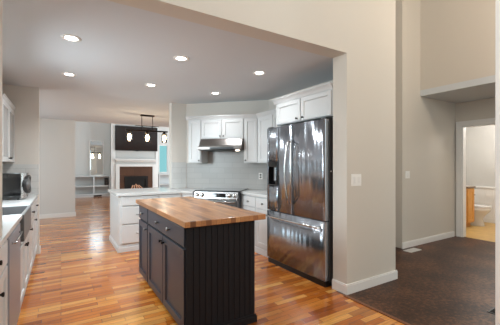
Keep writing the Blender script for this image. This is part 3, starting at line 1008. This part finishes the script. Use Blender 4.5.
# ------------------------------------------------------------------ recessed downlights, a 3 x 2 grid in the kitchen ceiling
proto = None
for x, y, lb in ((0.08, 3.27, 'recessed ceiling downlight at the left of the kitchen, nearer of the left pair'),
                 (0.09, 4.59, 'recessed ceiling downlight at the left of the kitchen, farther of the left pair'),
                 (1.12, 3.26, 'recessed ceiling downlight above the island, nearer of the middle pair'),
                 (1.12, 4.58, 'recessed ceiling downlight beyond the island, farther of the middle pair'),
                 (2.14, 3.25, 'recessed ceiling downlight just in front of the refrigerator cabinets'),
                 (2.14, 4.55, 'recessed ceiling downlight in front of the range hood cabinets')):
    if proto is None:
        t = proto = thing('recessed_light', lb, 'ceiling light', (x, y, CE), 0, 'recessed kitchen ceiling lights')
        MB().lathe([(0.052, -0.001), (0.052, -0.004), (0.06, -0.008), (0.082, -0.006), (0.085, -0.0005)], None, 28).build('trim_ring', M['trim'], t)
        MB().lathe([(0, -0.0035), (0.053, -0.0035), (0.053, -0.001), (0, -0.001)], None, 28).build('lens', M['lens'], t)
    else:
        t = copy_tree(proto)
        t.location = (x, y, CE)
        t['label'] = lb
    l = bpy.data.lights.new('downlight_beam', 'SPOT')
    l.energy, l.color, l.spot_size, l.spot_blend, l.shadow_soft_size = {0: 58, 1: 36, 2: 27}[int(x)], (0.92, 0.97, 1.0), math.radians(150), 0.9, 0.06
    lo = bpy.data.objects.new('downlight_beam', l)
    COL.objects.link(lo)
    lo.location = (x, y, CE - 0.02)

# ------------------------------------------------------------------ switches and vents
sw = thing('light_switch', 'white double light switch plate on the beige wall beside the refrigerator', 'light switch', (2.685, 2.2, 1.19))
MB().box(-0.08, 0.08, -0.006, 0, -0.064, 0.064, 0.003).build('plate', M['plate'], sw)
for x in (-0.038, 0.038):
    MB().box(x - 0.018, x + 0.018, -0.011, -0.006, -0.034, 0.034, 0.002).build('rocker', M['trim'], sw)
sw = thing('light_switch', 'small white switch plate on the hall wall by the dark corridor', 'light switch', (4.83, 2.93, 1.19))
MB().box(-0.06, 0.06, -0.006, 0, -0.06, 0.06, 0.003).build('plate', M['plate'], sw)
MB().box(-0.018, 0.018, -0.011, -0.006, -0.034, 0.034, 0.002).build('rocker', M['trim'], sw)

vt = thing('floor_vent', 'white floor vent by the hall baseboard', 'vent', (4.585, 2.72, 0))
MB().box(0, 0.29, 0, 0.012, 0.0, 0.008, 0.002).box(0, 0.29, 0.118, 0.13, 0, 0.008, 0.002).box(0, 0.012, 0.012, 0.118, 0, 0.008).box(0.278, 0.29, 0.012, 0.118, 0, 0.008).build('frame', M['vent'], vt)
q = MB()
for k in range(9):
    q.box(0.012, 0.278, 0.016 + k * 0.0115, 0.0225 + k * 0.0115, 0.0005, 0.006)
q.build('louvers', M['vent'], vt)
vt = thing('floor_vent', 'black floor vent at the right edge beside the white casing', 'vent', (3.33, 1.13, 0))
MB().box(0, 0.32, 0, 0.13, 0.0, 0.006, 0.002).build('frame', M['black'], vt)
q = MB()
for k in range(9):
    q.box(0.02 + k * 0.032, 0.04 + k * 0.032, 0.015, 0.115, 0.0061, 0.010)
q.build('louvers', M['gap'], vt)

# ------------------------------------------------------------------ bathroom: vanity and toilet
va = thing('bathroom_vanity', 'honey oak bathroom vanity inside the doorway', 'vanity', (7.38, 3.16, 0))
MB().box(0, 0.33, 0.0, 0.53, 0.1, 0.85, 0.003).build('body', M['oak'], va)
MB().box(0.02, 0.31, 0.06, 0.53, 0, 0.1).build('toe_kick', M['oak'], va)
MB().box(-0.015, 0.345, -0.03, 0.535, 0.85, 0.885, 0.006).build('countertop', M['oaktop'], va)
o = shaker(va, 0.02, 0.31, 0.12, 0.83, M['oak'])
knob(o, 0.28, 0.7, m=M['chrome'])

to = thing('toilet', 'white toilet beside the oak vanity in the bathroom', 'toilet', (7.93, 3.66, 0))


def ell(cx, cy, z, rx, ry, n=24, back=None):
    out = []
    for k in range(n):
        a_ = 2 * PI * k / n
        y = cy + ry * math.sin(a_)
        if back is not None:
            y = min(y, back)
        out.append((cx + rx * math.cos(a_), y, z))
    return out


MB().loft([ell(0, -0.36, 0.0, 0.12, 0.26), ell(0, -0.36, 0.05, 0.115, 0.25), ell(0, -0.36, 0.16, 0.11, 0.22), ell(0, -0.38, 0.26, 0.15, 0.26), ell(0, -0.42, 0.34, 0.185, 0.30), ell(0, -0.43, 0.39, 0.19, 0.315), ell(0, -0.43, 0.405, 0.18, 0.30)]).build('bowl', M['porcelain'], to)
MB().loft([ell(0, -0.43, 0.405, 0.185, 0.31), ell(0, -0.43, 0.425, 0.192, 0.318), ell(0, -0.43, 0.432, 0.185, 0.31)]).build('seat', M['porcelain'], to)
MB().loft([ell(0, -0.43, 0.433, 0.185, 0.31), ell(0, -0.43, 0.45, 0.188, 0.312), ell(0, -0.43, 0.46, 0.16, 0.28)]).build('lid', M['porcelain'], to)
MB().box(-0.2, 0.2, -0.19, -0.01, 0.40, 0.76, 0.02, 3).build('tank', M['porcelain'], to)
MB().box(-0.21, 0.21, -0.2, -0.005, 0.76, 0.79, 0.01, 2).build('tank_lid', M['porcelain'], to)
bl = thing('added_ceiling_lamp', 'white bathroom ceiling lamp added out of sight to light the room', 'ceiling light', (7.5, 2.5, CE))  # unseen lamp added to brighten the bathroom
MB().lathe([(0, -0.07), (0.1, -0.06), (0.14, -0.03), (0.15, 0)], None, 24).build('shade', M['lens'], bl)
l = bpy.data.lights.new('added_bathroom_light', 'POINT')
l.energy, l.color, l.shadow_soft_size = 48, (1, 0.96, 0.9), 0.12
lo = bpy.data.objects.new('added_bathroom_light', l)
COL.objects.link(lo)
lo.location = (7.5, 2.5, CE - 0.2)

# unseen foyer pendant, added to warm the hall and alcove walls
pd = thing('added_pendant_lamp', 'unseen white globe pendant added to warm the tall foyer, above the frame', 'pendant lamp', (4.1, 0.6, HI))
MB().lathe([(0, -0.001), (0.07, -0.001), (0.07, -0.025), (0, -0.03)], None, 20).tube([(0, 0, -0.02), (0, 0, -1.06)], 0.007, 8).build('stem', M['bronze'], pd)
MB().lathe([(0, -1.05), (0.06, -1.06), (0.12, -1.12), (0.14, -1.19), (0.12, -1.26), (0.06, -1.32), (0, -1.33)], None, 24).build('globe', M['lens'], pd)
l = bpy.data.lights.new('added_pendant_light', 'POINT')
l.energy, l.color, l.shadow_soft_size = 54, (1.0, 0.79, 0.58), 0.15
lo = bpy.data.objects.new('added_pendant_light', l)
COL.objects.link(lo)
lo.location = (4.1, 0.6, HI - 1.5)
